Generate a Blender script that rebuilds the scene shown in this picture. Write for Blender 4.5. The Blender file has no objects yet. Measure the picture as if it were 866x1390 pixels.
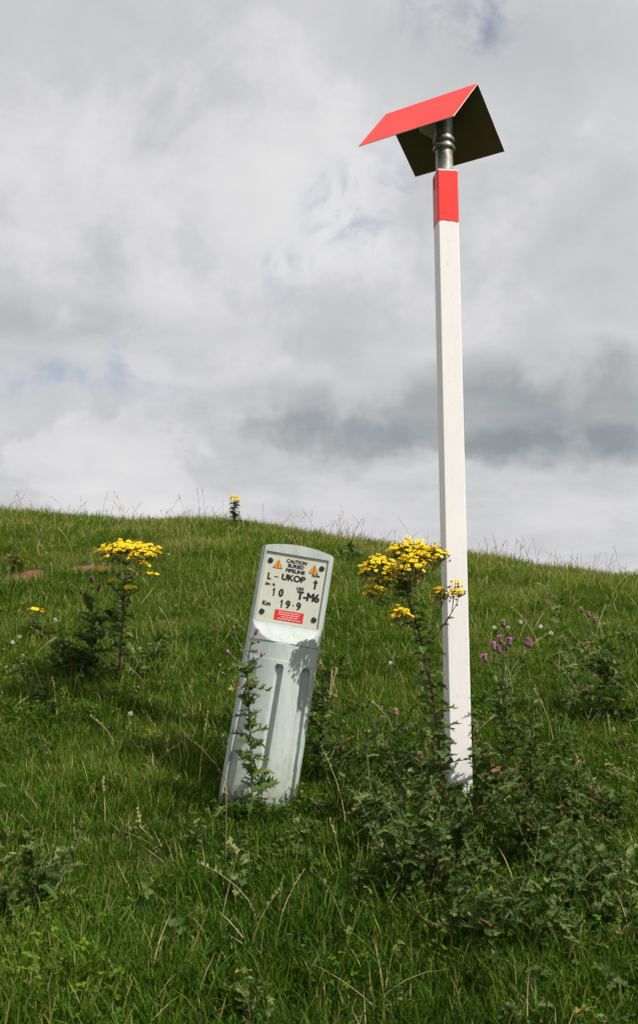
import bpy, math, random, zlib
import numpy as np
from mathutils import Vector, Matrix, Euler, noise as mnoise

random.seed(7); RNG = np.random.default_rng(11)
S = bpy.context.scene
C = S.collection
PI = math.pi

# ------------------------------------------------------------------ camera
FPX = 1264.0; PIT = math.radians(8.0); CX, CY = 433.0, 650.0
EYE = Vector((0, 0, 1.4))
R_ = Vector((1, 0, 0)); U_ = Vector((0, -math.sin(PIT), math.cos(PIT))); F_ = Vector((0, math.cos(PIT), math.sin(PIT)))
cam = bpy.data.cameras.new('camera'); co = bpy.data.objects.new('camera', cam); C.objects.link(co); S.camera = co
cam.sensor_width = 36; cam.lens = FPX/1390*36; cam.shift_y = -45/1390
cam.clip_start = 0.05; cam.clip_end = 5000
co.location = EYE; co.rotation_euler = (PI/2+PIT, 0, 0)
cam.dof.use_dof = True; cam.dof.focus_distance = 3.5; cam.dof.aperture_fstop = 9

def at(px, py, Y):
    d = F_ + R_*((px-CX)/FPX) - U_*((py-CY)/FPX)
    return EYE + d*(Y/d.y)

# ------------------------------------------------------------------ terrain
def sm(a, b, t):
    t = np.clip((t-a)/(b-a), 0, 1); return t*t*(3-2*t)
QC = 0.0200
def gz(x, y):
    x = np.asarray(x, float); y = np.asarray(y, float)
    z = 0.2055*y
    z = z - QC*np.clip(y-7.8, 0, 9)**2
    far = np.clip(y-16.8, 0, None)
    z = np.where(y > 16.8, (0.2055*16.8-QC*81) - 0.05*np.clip(far, 0, 20), z)
    w = sm(3.5, 12, y)
    z = z - w*(0.50*np.tanh((x-1.0)/2.8)-0.02)
    z = z - w*0.06*sm(-2.0, 3.0, -x)
    near = 1-sm(40, 120, np.abs(x)+np.abs(y))
    z = z + near*(0.022*np.sin(x*1.7+0.6)*np.sin(y*1.3+1.1) + 0.014*np.sin(x*3.9+y*2.3) + 0.010*np.sin(y*5.1-x*2.2+1.0)
             + sm(7, 12, y)*0.04*np.sin(x*2.1+y*0.9))
    z = np.where(y < 0, z*0.6, z)
    z = z + np.clip(-z-2.0, 0, None)*0.9
    return z
def G(x, y): return float(gz(x, y))
def hit(px, py):
    d = F_ + R_*((px-CX)/FPX) - U_*((py-CY)/FPX)
    t = 1.5
    while t < 25:
        p = EYE + d*t
        if p.z <= G(p.x, p.y): return Vector((p.x, p.y, G(p.x, p.y)))
        t += 0.01
    return Vector((p.x, 14, G(p.x, 14)))

# ------------------------------------------------------------------ materials
def mat(name):
    m = bpy.data.materials.new(name); m.use_nodes = True
    nt = m.node_tree; b = nt.nodes['Principled BSDF']
    return m, nt, b
def N(nt, t, **kw):
    n = nt.nodes.new(t)
    for k, v in kw.items():
        if k.startswith('i_'):
            key = k[2:]
            key = int(key) if key.isdigit() else key.replace('_', ' ')
            n.inputs[key].default_value = v
        else: setattr(n, k, v)
    return n
def ramp(nt, fac, stops):
    r = nt.nodes.new('ShaderNodeValToRGB'); e = r.color_ramp.elements
    while len(e) < len(stops): e.new(0.5)
    for k, (p, c) in enumerate(stops): e[k].position = p; e[k].color = (*c, 1)
    nt.links.new(fac, r.inputs[0]); return r.outputs[0]
def mixc(nt, fac, a, b, mode='MIX'):
    m = nt.nodes.new('ShaderNodeMix'); m.data_type = 'RGBA'; m.blend_type = mode
    for v, s in ((fac, m.inputs[0]), (a, m.inputs[6]), (b, m.inputs[7])):
        if hasattr(v, 'links') or isinstance(v, bpy.types.NodeSocket): nt.links.new(v, s)
        elif isinstance(v, (int, float)): s.default_value = v
        else: s.default_value = (*v, 1)
    return m.outputs[2]
def noise(nt, vec, scale, detail=4, rough=0.55, dist=0.0):
    n = N(nt, 'ShaderNodeTexNoise'); n.inputs['Scale'].default_value = scale; n.inputs['Detail'].default_value = detail
    n.inputs['Roughness'].default_value = rough; n.inputs['Distortion'].default_value = dist
    if vec is not None: nt.links.new(vec, n.inputs['Vector'])
    return n.outputs[0]
def mathn(nt, op, a, b=None, c=None, clamp=False):
    m = nt.nodes.new('ShaderNodeMath'); m.operation = op; m.use_clamp = clamp
    for k, v in enumerate((a, b, c)):
        if v is None: continue
        if isinstance(v, bpy.types.NodeSocket): nt.links.new(v, m.inputs[k])
        else: m.inputs[k].default_value = v
    return m.outputs[0]

def plant_mat(name, stops, transl=0.3, rough=0.55, spec=0.25, patch=None, rnd=0.0, uphill=0.0):
    """colour by the per-leaf 'tint' attribute, with world-scale variation from plant to plant"""
    m, nt, b = mat(name)
    a = N(nt, 'ShaderNodeAttribute', attribute_name='tint')
    fac = a.outputs['Fac']
    geo = N(nt, 'ShaderNodeNewGeometry')
    if patch:
        n1 = noise(nt, geo.outputs['Position'], patch[0], 4)
        n1 = mathn(nt, 'MULTIPLY_ADD', n1, patch[1], -0.5*patch[1])
        fac = mathn(nt, 'ADD', fac, n1, clamp=True)
    if uphill:    # shade over the near grass put into the colour; drier tone further up
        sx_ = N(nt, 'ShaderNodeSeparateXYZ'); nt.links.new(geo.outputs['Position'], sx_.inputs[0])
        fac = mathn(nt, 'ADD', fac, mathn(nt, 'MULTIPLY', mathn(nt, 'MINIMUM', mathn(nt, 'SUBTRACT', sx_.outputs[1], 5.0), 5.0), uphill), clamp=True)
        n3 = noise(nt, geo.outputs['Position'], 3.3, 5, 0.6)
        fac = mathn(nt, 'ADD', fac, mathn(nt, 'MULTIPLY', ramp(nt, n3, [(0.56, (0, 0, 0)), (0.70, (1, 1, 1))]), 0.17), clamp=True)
    if rnd:
        oi = N(nt, 'ShaderNodeObjectInfo')
        r = mathn(nt, 'MULTIPLY_ADD', oi.outputs['Random'], rnd, -0.5*rnd)
        fac = mathn(nt, 'ADD', fac, r, clamp=True)
    col = ramp(nt, fac, stops)
    nt.links.new(col, b.inputs['Base Color']); b.inputs['Roughness'].default_value = rough
    b.inputs['Specular IOR Level'].default_value = spec
    if transl:
        t = N(nt, 'ShaderNodeBsdfTranslucent'); mx = N(nt, 'ShaderNodeMixShader'); mx.inputs[0].default_value = transl
        c2 = mixc(nt, 1.0, col, (1.25, 1.3, 0.7), 'MULTIPLY'); nt.links.new(c2, t.inputs[0])
        nt.links.new(b.outputs[0], mx.inputs[1]); nt.links.new(t.outputs[0], mx.inputs[2])
        nt.links.new(mx.outputs[0], nt.nodes['Material Output'].inputs[0])
    return m

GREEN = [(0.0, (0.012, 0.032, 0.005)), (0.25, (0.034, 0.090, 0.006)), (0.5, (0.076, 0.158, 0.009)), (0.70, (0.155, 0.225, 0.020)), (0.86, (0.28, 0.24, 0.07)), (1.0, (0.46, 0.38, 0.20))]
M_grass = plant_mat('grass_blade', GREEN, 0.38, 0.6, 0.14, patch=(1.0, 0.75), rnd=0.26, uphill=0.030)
M_straw = plant_mat('straw', [(0, (0.16, 0.11, 0.05)), (0.5, (0.34, 0.26, 0.12)), (1, (0.52, 0.43, 0.24))], 0.15, 0.6, 0.2)
M_thistle = plant_mat('thistle_leaf', [(0, (0.030, 0.060, 0.012)), (0.5, (0.060, 0.108, 0.020)), (0.85, (0.125, 0.185, 0.042)), (1, (0.24, 0.26, 0.10))], 0.25, 0.55, 0.18, patch=(9, 0.35))
M_ragleaf = plant_mat('ragwort_leaf', [(0, (0.026, 0.055, 0.010)), (0.5, (0.065, 0.118, 0.018)), (0.9, (0.12, 0.18, 0.035)), (1, (0.28, 0.20, 0.05))], 0.22, 0.45, 0.35, patch=(9, 0.3))
M_stem = plant_mat('green_stem', [(0, (0.05, 0.08, 0.025)), (1, (0.16, 0.19, 0.08))], 0, 0.5, 0.3)
M_redstem = plant_mat('purple_brown_stem', [(0, (0.045, 0.018, 0.020)), (0.5, (0.10, 0.035, 0.035)), (1, (0.12, 0.09, 0.035))], 0, 0.5, 0.35, patch=(14, 0.9))
M_yellow = plant_mat('yellow_petal', [(0, (0.55, 0.30, 0.01)), (0.3, (0.88, 0.62, 0.012)), (1, (0.94, 0.78, 0.03))], 0.2, 0.6, 0.15)
M_disc = plant_mat('flower_disc', [(0, (0.10, 0.035, 0.008)), (0.4, (0.40, 0.15, 0.01)), (1, (0.62, 0.30, 0.01))], 0, 0.7, 0.1)
M_bract = plant_mat('flower_bract', [(0, (0.07, 0.05, 0.02)), (1, (0.10, 0.14, 0.03))], 0, 0.6, 0.2)
M_purple = plant_mat('thistle_floret', [(0, (0.16, 0.04, 0.13)), (0.6, (0.48, 0.15, 0.42)), (1, (0.70, 0.42, 0.62))], 0.2, 0.7, 0.1)
M_bulb = plant_mat('thistle_bulb', [(0, (0.09, 0.06, 0.03)), (0.5, (0.12, 0.045, 0.075)), (1, (0.22, 0.17, 0.09))], 0, 0.6, 0.2)
M_dead = plant_mat('withered_leaf', [(0, (0.06, 0.035, 0.02)), (0.6, (0.20, 0.11, 0.04)), (1, (0.34, 0.24, 0.12))], 0.1, 0.7, 0.1)
M_white = plant_mat('white_floret', [(0, (0.50, 0.46, 0.38)), (1, (0.80, 0.79, 0.74))], 0.2, 0.7, 0.1)

def m_ground():
    m, nt, b = mat('turf_soil')
    geo = N(nt, 'ShaderNodeNewGeometry'); P = geo.outputs['Position']
    c = ramp(nt, noise(nt, P, 6, 8, 0.65), [(0.25, (0.018, 0.026, 0.008)), (0.5, (0.035, 0.052, 0.012)), (0.72, (0.075, 0.070, 0.026)), (0.9, (0.13, 0.10, 0.05))])
    soil = ramp(nt, noise(nt, P, 14, 8, 0.7), [(0.3, (0.10, 0.048, 0.028)), (0.55, (0.23, 0.105, 0.062)), (0.8, (0.36, 0.19, 0.12))])
    at_ = N(nt, 'ShaderNodeAttribute', attribute_name='bare')
    nn = noise(nt, P, 5, 5, 0.6)
    f = mathn(nt, 'MULTIPLY_ADD', nn, 0.9, at_.outputs['Fac'])
    f = mathn(nt, 'MULTIPLY_ADD', f, 5.0, -4.0, clamp=True)
    nt.links.new(mixc(nt, f, c, soil), b.inputs['Base Color'])
    b.inputs['Roughness'].default_value = 0.95; b.inputs['Specular IOR Level'].default_value = 0.1
    bp = N(nt, 'ShaderNodeBump'); bp.inputs['Strength'].default_value = 0.9; bp.inputs['Distance'].default_value = 0.03
    nt.links.new(noise(nt, P, 25, 8, 0.7), bp.inputs['Height']); nt.links.new(bp.outputs[0], b.inputs['Normal'])
    return m
M_ground = m_ground()

def m_painted(name, base, dirt, amount, rough=0.45, scale=(18, 18, 1.2), spec=0.4, bump=0.03, foot=None):
    m, nt, b = mat(name)
    tc = N(nt, 'ShaderNodeTexCoord'); mp = N(nt, 'ShaderNodeMapping'); mp.inputs['Scale'].default_value = scale
    nt.links.new(tc.outputs['Object'], mp.inputs[0])
    s = noise(nt, mp.outputs[0], 3.0, 7, 0.65)
    n2 = noise(nt, tc.outputs['Object'], 9, 6, 0.6)
    f = mathn(nt, 'MULTIPLY', ramp(nt, s, [(0.42, (0, 0, 0)), (0.75, (1, 1, 1))]), amount)
    f2 = mathn(nt, 'MULTIPLY', ramp(nt, n2, [(0.52, (0, 0, 0)), (0.8, (1, 1, 1))]), amount)
    cc = mixc(nt, mathn(nt, 'ADD', f, f2, clamp=True), base, dirt)
    if foot:   # mud splash and algae with a ragged upper edge
        sp = N(nt, 'ShaderNodeSeparateXYZ'); nt.links.new(tc.outputs['Object'], sp.inputs[0])
        n3 = noise(nt, tc.outputs['Object'], 26, 8, 0.7)
        q = mathn(nt, 'SUBTRACT', 1.0, mathn(nt, 'DIVIDE', sp.outputs[2], foot)); q = mathn(nt, 'ADD', q, mathn(nt, 'MULTIPLY_ADD', n3, 3.0, -1.75))
        cc = mixc(nt, mathn(nt, 'MULTIPLY', q, 0.55, clamp=True), cc, (0.20, 0.19, 0.10))
        n4 = noise(nt, tc.outputs['Object'], 90, 3, 0.5)
        cc = mixc(nt, mathn(nt, 'MULTIPLY', ramp(nt, n4, [(0.68, (0, 0, 0)), (0.74, (1, 1, 1))]), 0.35), cc, (0.16, 0.15, 0.10))
    nt.links.new(cc, b.inputs['Base Color'])
    nt.links.new(mathn(nt, 'MULTIPLY_ADD', n2, 0.25, rough-0.12), b.inputs['Roughness'])
    b.inputs['Specular IOR Level'].default_value = spec
    bp = N(nt, 'ShaderNodeBump'); bp.inputs['Strength'].default_value = bump*4; bp.inputs['Distance'].default_value = 0.002
    nt.links.new(n2, bp.inputs['Height']); nt.links.new(bp.outputs[0], b.inputs['Normal'])
    return m
M_post = m_painted('white_plastic', (0.83, 0.80, 0.785), (0.62, 0.59, 0.55), 0.16, foot=0.16)
M_tape = m_painted('red_tape', (0.93, 0.035, 0.022), (0.60, 0.03, 0.02), 0.4, rough=0.4, scale=(4, 4, 30))
M_roofred = m_painted('red_reflective_sheet', (0.92, 0.050, 0.042), (0.70, 0.04, 0.035), 0.25, rough=0.5, scale=(3, 3, 3))
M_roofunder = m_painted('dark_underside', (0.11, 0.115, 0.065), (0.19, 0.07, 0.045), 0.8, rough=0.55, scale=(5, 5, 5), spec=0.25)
M_edge = m_painted('sheet_edge', (0.72, 0.70, 0.68), (0.4, 0.3, 0.25), 0.3, scale=(6, 6, 6))
M_marker = m_painted('pale_grey_green_plastic', (0.46, 0.51, 0.485), (0.27, 0.29, 0.23), 0.5, rough=0.5, scale=(9, 9, 1.6), bump=0.05, foot=0.20)
M_plate = m_painted('cream_plate', (0.55, 0.56, 0.47), (0.42, 0.42, 0.32), 0.35, rough=0.35, scale=(5, 5, 5))
M_black = m_painted('black_print', (0.012, 0.012, 0.012), (0.04, 0.04, 0.04), 0.2, scale=(5, 5, 5))
M_screw = m_painted('black_cap', (0.014, 0.015, 0.016), (0.08, 0.08, 0.07), 0.3, rough=0.4, scale=(30, 30, 30))
M_orange = m_painted('warning_orange', (0.75, 0.27, 0.01), (0.6, 0.22, 0.02), 0.2, scale=(5, 5, 5))
M_redlab = m_painted('label_red', (0.62, 0.030, 0.025), (0.5, 0.04, 0.03), 0.3, scale=(5, 5, 5))
M_labwhite = m_painted('label_white', (0.75, 0.55, 0.52), (0.7, 0.4, 0.4), 0.2, scale=(5, 5, 5))

def m_galv():
    m, nt, b = mat('galvanised_steel')
    tc = N(nt, 'ShaderNodeTexCoord')
    v = N(nt, 'ShaderNodeTexVoronoi'); v.inputs['Scale'].default_value = 60; nt.links.new(tc.outputs['Object'], v.inputs['Vector'])
    n = noise(nt, tc.outputs['Object'], 22, 6, 0.6)
    k = mixc(nt, 0.35, ramp(nt, n, [(0.3, (0.16, 0.155, 0.14)), (0.7, (0.42, 0.41, 0.38))]), v.outputs['Distance'], 'OVERLAY')
    nt.links.new(k, b.inputs['Base Color'])
    b.inputs['Metallic'].default_value = 0.5
    nt.links.new(mathn(nt, 'MULTIPLY_ADD', n, 0.4, 0.25), b.inputs['Roughness'])
    return m
M_galv = m_galv()

# ------------------------------------------------------------------ mesh builder
class MB:
    def __init__(s): s.v = []; s.f = []; s.t = []; s.m = []
    def poly(s, pts, tint=0.5, mi=0):
        n = len(s.v); s.v += [tuple(p) for p in pts]; s.t += [tint]*len(pts); s.f.append(tuple(range(n, n+len(pts)))); s.m.append(mi)
    def tube(s, pts, r0, r1, sides=5, tint=0.5, mi=0):
        pts = [Vector(p) for p in pts]; n0 = len(s.v); k = len(pts)
        for i, p in enumerate(pts):
            d = (pts[min(i+1, k-1)]-pts[max(i-1, 0)]).normalized()
            a = d.orthogonal().normalized() if abs(d.z) > 0.99 else d.cross(Vector((0, 0, 1))).normalized()
            b = d.cross(a); r = r0+(r1-r0)*i/(k-1)
            for j in range(sides):
                q = p+(a*math.cos(2*PI*j/sides)+b*math.sin(2*PI*j/sides))*r
                s.v.append(tuple(q)); s.t.append(tint)
        for i in range(k-1):
            for j in range(sides):
                j2 = (j+1) % sides
                s.f.append((n0+i*sides+j, n0+i*sides+j2, n0+(i+1)*sides+j2, n0+(i+1)*sides+j)); s.m.append(mi)
        s.f.append(tuple(n0+(k-1)*sides+j for j in range(sides))); s.m.append(mi)
    def mesh(s, name, mats):
        me = bpy.data.meshes.new(name); me.from_pydata(s.v, [], s.f)
        for m in (mats if isinstance(mats, (list, tuple)) else [mats]): me.materials.append(m)
        if len(me.polygons): me.polygons.foreach_set('material_index', s.m)
        a = me.attributes.new('tint', 'FLOAT', 'POINT'); a.data.foreach_set('value', s.t)
        me.update(); return me
def link(name, me, parent=None):
    o = bpy.data.objects.new(name, me); C.objects.link(o)
    if parent is not None: o.parent = parent
    return o
def local(mb, root):
    """move a builder's world points into the thing's own frame"""
    l = root.location
    mb.v = [(a-l.x, b-l.y, c-l.z) for a, b, c in mb.v]; return mb
def part(name, mb, mats, root): return link(name, local(mb, root).mesh(name, mats), root)
SEED = {}    # extra seeds for plants whose first shape did not suit
def thing(name, label, cat, loc, group=None):
    o = bpy.data.objects.new(name, None); C.objects.link(o); o.location = loc; o.empty_display_size = 0.1
    o['label'] = label; o['category'] = cat
    if group: o['group'] = group
    random.seed(zlib.crc32(label.encode())+int(loc[0]*977)+SEED.get(label[:24], 0))
    return o

# ------------------------------------------------------------------ ground sheet
def axis(lim, fine, half, growth=1.12):
    a = [0.0]; st = fine
    while a[-1] < lim:
        if a[-1] > half: st *= growth
        a.append(a[-1]+st)
    return np.array(a)
ax = axis(900, 0.12, 9); xs = np.concatenate([-ax[:0:-1], ax])
ay = axis(900, 0.12, 19); by = axis(120, 0.25, 3, 1.2); ys = np.concatenate([-by[:0:-1], ay])
XX, YY = np.meshgrid(xs, ys); ZZ = gz(XX, YY)
SOIL = []
for (px, py, r) in ((120, 776, 0.31), (33, 786, 0.33), (16, 757, 0.20), (215, 745, .16), (640, 776, 0.12)):
    p = hit(px, py); SOIL.append((p.x, p.y, r))
def bare(x, y):
    b = np.zeros_like(x)
    for (sx, sy, r) in SOIL: b = np.maximum(b, 1-np.sqrt(((x-sx)/r)**2+((y-sy)/(r*1.25))**2))
    return np.clip(b, 0, 1)
nx, ny = len(xs), len(ys)
V = np.stack([XX.ravel(), YY.ravel(), ZZ.ravel()], 1)
idx = np.arange(nx*ny).reshape(ny, nx)
Fq = np.stack([idx[:-1, :-1], idx[:-1, 1:], idx[1:, 1:], idx[1:, :-1]], -1).reshape(-1, 4)
me = bpy.data.meshes.new('ground'); me.from_pydata(V.tolist(), [], Fq.tolist()); me.materials.append(M_ground)
a = me.attributes.new('bare', 'FLOAT', 'POINT'); a.data.foreach_set('value', bare(XX, YY).ravel().astype(np.float32))
me.polygons.foreach_set('use_smooth', [True]*len(me.polygons))
g = link('ground', me); g['kind'] = 'structure'

# ------------------------------------------------------------------ grass tufts
def blade(mb, base, yaw, L, w, lean, curl, tint, seg=3, tipdry=0.0):
    d = Vector((math.cos(yaw), math.sin(yaw), 0)); side = Vector((-d.y, d.x, 0))
    tw = random.uniform(-0.9, 0.9); side = (side*math.cos(tw)+d*math.sin(tw)).normalized()
    p = Vector(base); ang = lean; n0 = len(mb.v)
    for i in range(seg):
        ww = w*(1-0.55*(i/seg)**1.5)*0.5
        mb.v.append(tuple(p-side*ww)); mb.v.append(tuple(p+side*ww)); mb.t += [tint+tipdry*i/seg]*2
        p = p+(d*math.sin(ang)+Vector((0, 0, 1))*math.cos(ang))*(L/seg); ang += curl/seg
    mb.v.append(tuple(p)); mb.t.append(tint+tipdry)
    for i in range(seg-1):
        a = n0+2*i; mb.f.append((a, a+1, a+3, a+2)); mb.m.append(0)
    a = n0+2*(seg-1); mb.f.append((a, a+1, a+2)); mb.m.append(0)

def tuft_coll(name, makers):
    c = bpy.data.collections.new(name)
    for k, (mb, mats) in enumerate(makers):
        o = bpy.data.objects.new('%s_tuft_%02d' % (name, k), mb.mesh(name+'_tuft', mats)); c.objects.link(o)
    return c
def make_tuft(n, rad, Lr, w, dry=0.06, spread=0.5):
    mb = MB()
    for i in range(n):
        r = rad*math.sqrt(random.random()); a = random.uniform(0, 2*PI)
        L = random.uniform(*Lr)*(1-0.3*r/rad)
        t = random.gauss(0.42, 0.13)
        if random.random() < dry: t = random.uniform(0.8, 1.0)
        blade(mb, (r*math.cos(a), r*math.sin(a), -0.012), a+random.gauss(0, 0.9) if random.random() < .6 else random.uniform(0, 2*PI), L, w*random.uniform(0.7, 1.3),
              abs(random.gauss(0.12, spread*0.5)), random.uniform(0.2, 1.7), min(max(t, 0.02), 1.0), 4, random.uniform(0, 0.18))
    return mb
def leafy_tuft(n, rad):
    mb = MB()
    for i in range(n):
        r = rad*math.sqrt(random.random()); a = random.uniform(0, 2*PI); h = random.uniform(0.02, 0.075)
        c = Vector((r*math.cos(a), r*math.sin(a), h)); t = random.uniform(0.25, 0.7)
        mb.tube([(c.x*0.7, c.y*0.7, -0.01), c], 0.0008, 0.0006, 3, t)
        nrm = Vector((random.gauss(0, .35), random.gauss(0, .35), 1)).normalized()
        e1 = nrm.orthogonal().normalized(); e2 = nrm.cross(e1); a0 = random.uniform(0, 6)
        for q in range(3):
            ph = a0+q*2*PI/3; dd = e1*math.cos(ph)+e2*math.sin(ph); ss = nrm.cross(dd); s = random.uniform(0.004, 0.0085)
            mb.poly([c, c+dd*s*0.6+ss*s*0.55+nrm*.001, c+dd*s*1.35+ss*s*0.3, c+dd*s*1.35-ss*s*0.3, c+dd*s*0.6-ss*s*0.55+nrm*.001], t)
    return mb
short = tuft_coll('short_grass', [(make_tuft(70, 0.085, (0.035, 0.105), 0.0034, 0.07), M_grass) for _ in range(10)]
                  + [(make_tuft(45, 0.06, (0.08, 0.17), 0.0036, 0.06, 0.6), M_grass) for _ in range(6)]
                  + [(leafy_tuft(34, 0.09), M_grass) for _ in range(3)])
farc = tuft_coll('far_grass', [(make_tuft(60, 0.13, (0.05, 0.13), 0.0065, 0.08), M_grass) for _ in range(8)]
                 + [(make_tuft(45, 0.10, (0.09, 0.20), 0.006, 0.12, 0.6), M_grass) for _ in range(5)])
def straw_tuft(n, rad, Lr, flat):
    mb = MB()
    for i in range(n):
        r = rad*math.sqrt(random.random()); a = random.uniform(0, 2*PI)
        blade(mb, (r*math.cos(a), r*math.sin(a), -0.01), random.uniform(0, 2*PI), random.uniform(*Lr), random.uniform(0.0018, 0.0036),
              random.uniform(0.1, flat), random.uniform(0.0, 1.1), random.random(), 4)
    return mb
strawc = tuft_coll('dry_grass', [(straw_tuft(random.randint(3, 9), 0.05, (0.08, 0.24), 1.2), M_straw) for _ in range(10)])

def scatter(name, coll, nvar, pts, rot, scl, idx, label=None):
    me = bpy.data.meshes.new(name); me.from_pydata(pts.tolist(), [], [])
    for nm, ty, arr, key in (('rot', 'FLOAT_VECTOR', rot, 'vector'), ('scl', 'FLOAT', scl, 'value'), ('vidx', 'INT', idx, 'value')):
        a = me.attributes.new(nm, ty, 'POINT')
        a.data.foreach_set(key, np.ascontiguousarray(arr.ravel().astype(np.int32 if ty == 'INT' else np.float32)))
    o = link(name, me); o['kind'] = 'stuff'
    if label: o['label'] = label
    nt = bpy.data.node_groups.new(name, 'GeometryNodeTree')
    nt.interface.new_socket('Geometry', in_out='INPUT', socket_type='NodeSocketGeometry')
    nt.interface.new_socket('Geometry', in_out='OUTPUT', socket_type='NodeSocketGeometry')
    gi = nt.nodes.new('NodeGroupInput'); go = nt.nodes.new('NodeGroupOutput')
    ci = nt.nodes.new('GeometryNodeCollectionInfo'); ci.inputs['Collection'].default_value = coll
    ci.inputs['Separate Children'].default_value = True; ci.inputs['Reset Children'].default_value = True
    ip = nt.nodes.new('GeometryNodeInstanceOnPoints'); ip.inputs['Pick Instance'].default_value = True
    def attr(n, t):
        q = nt.nodes.new('GeometryNodeInputNamedAttribute'); q.data_type = t; q.inputs[0].default_value = n; return q.outputs[0]
    e2r = nt.nodes.new('FunctionNodeEulerToRotation'); nt.links.new(attr('rot', 'FLOAT_VECTOR'), e2r.inputs[0])
    L = nt.links.new
    L(gi.outputs[0], ip.inputs['Points']); L(ci.outputs[0], ip.inputs['Instance']); L(e2r.outputs[0], ip.inputs['Rotation'])
    L(attr('scl', 'FLOAT'), ip.inputs['Scale']); L(attr('vidx', 'INT'), ip.inputs['Instance Index'])
    L(ip.outputs[0], go.inputs[0])
    md = o.modifiers.new('scatter', 'NODES'); md.node_group = nt
    return o
def spots(n, y0, y1, margin=1.4, keep=None, p=1.0):
    """random ground points in the wedge the picture and its neighbours see"""
    out = []
    while sum(len(a) for a in out) < n:
        y = y0+(y1-y0)*RNG.random(n)**(0.5 if p == 2 else 1)
        x = (RNG.random(n)*2-1)*(0.36*y1+margin)
        k = (np.abs(x) < 0.36*y+margin)
        k &= bare(x, y) < 0.45*RNG.random(n)
        if keep is not None: k &= keep(x, y)
        out.append(np.stack([x[k], y[k]], 1))
    return np.concatenate(out)[:n]
def lowf(x, y, s=1.0, o=0.0): return np.sin(x*2.3*s+o)*np.cos(y*1.9*s+o*2)+0.6*np.sin(x*5.1*s-y*3.7*s+o*3)
def field(name, coll, nvar_pick, n, y0, y1, smin, smax, margin=1.4, keep=None, label=None, tilt=0.12):
    xy = spots(n, y0, y1, margin, keep); z = gz(xy[:, 0], xy[:, 1])
    pts = np.column_stack([xy, z]); m = len(pts)
    rot = np.column_stack([RNG.normal(0, tilt, m), RNG.normal(0, tilt, m), RNG.random(m)*2*PI])
    lf = lowf(xy[:, 0], xy[:, 1])
    scl = smin+(smax-smin)*RNG.random(m); scl *= 1+0.16*lf
    return scatter(name, coll, 0, pts, rot, scl, nvar_pick(xy, lf, m), label)
def pick_near(xy, lf, m):
    i = RNG.integers(0, 10, m)
    tall = RNG.random(m) < 0.22+0.16*lf; i[tall] = RNG.integers(10, 16, tall.sum())
    cl = RNG.random(m) < np.clip(0.04+0.13*lowf(xy[:, 0], xy[:, 1], 1.3, 2.0), 0.01, 0.3); i[cl] = RNG.integers(16, 19, cl.sum())
    return i
def pick_far(xy, lf, m):
    i = RNG.integers(0, 8, m); tall = RNG.random(m) < 0.25+0.14*lf; i[tall] = RNG.integers(8, 13, tall.sum()); return i
# names of the collections' objects sort alphabetically, so the indices above hold
def cat_grass(parts): pass
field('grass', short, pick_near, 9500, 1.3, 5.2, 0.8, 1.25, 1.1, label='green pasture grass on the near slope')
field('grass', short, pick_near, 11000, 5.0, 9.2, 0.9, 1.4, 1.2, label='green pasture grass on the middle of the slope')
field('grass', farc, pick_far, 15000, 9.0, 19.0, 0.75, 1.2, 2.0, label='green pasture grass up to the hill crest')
field('dry_grass', strawc, lambda xy, lf, m: RNG.integers(0, 10, m), 230, 1.6, 5.0, 0.6, 1.2, 0.8, label='dry straw coloured stalks among the near grass', tilt=0.2)
field('dry_grass', strawc, lambda xy, lf, m: RNG.integers(0, 10, m), 1500, 5.0, 16.5, 0.7, 1.4, 1.2, label='dry straw coloured stalks on the hillside', tilt=0.2)
field('dry_grass', strawc, lambda xy, lf, m: RNG.integers(0, 10, m), 520, 1.5, 4.4, 0.25, 0.6, 0.8, label='dead thatch lying low in the foreground sward', tilt=0.7)

# tall flowering grass stems against the sky and here and there on the slope
def seed_stem(mb, base, H, lean_yaw, lean, tint, head=0.25, width=1.0):
    d = Vector((math.cos(lean_yaw), math.sin(lean_yaw), 0)); pts = []
    for i in range(6):
        t = i/5; pts.append(Vector(base)+Vector((0, 0, H*t*(1-0.12*lean*t)))+d*(H*lean*t*t))
    mb.tube(pts, 0.0016*width, 0.0007*width, 3, tint)
    hl = H*head
    for i in range(int(9+hl*60)):
        t = 1-head*random.random(); p = Vector(base)+Vector((0, 0, H*t*(1-0.12*lean*t)))+d*(H*lean*t*t)
        ph = random.uniform(0, 6.28); s = random.uniform(0.002, 0.009)*width*(1.3-t*0.6)*(1 if width > 1.5 else .7)
        q = p+Vector((math.cos(ph)*s, math.sin(ph)*s, s*1.2))
        mb.poly([p, q+Vector((0.0012, 0, 0))*width, q+Vector((0, 0, 0.006)), q-Vector((0.0012, 0.001, 0))*width], min(1, tint+random.uniform(-.2, .2)))
mb = MB(); 
for i in range(190):
    y = random.uniform(11.5, 15.5); x = random.uniform(-0.42*y, 0.42*y); cl = math.sin(x*2.7+1)+math.sin(x*6.1)
    if random.random() > 0.45+0.25*cl: continue
    for k in range(random.randint(1, 4)):
        xx, yy = x+random.gauss(0, 0.12), y+random.gauss(0, 0.2)
        seed_stem(mb, (xx, yy, G(xx, yy)), random.uniform(0.20, 0.55), random.uniform(0, 6.28), random.uniform(0.05, 0.5), random.uniform(0.05, 0.6), 0.25, 1.7)
o = link('tall_grass', mb.mesh('tall_grass', M_straw)); o['kind'] = 'stuff'; o['label'] = 'thin flowering grass stems along the crest against the sky'
mb = MB()
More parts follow.
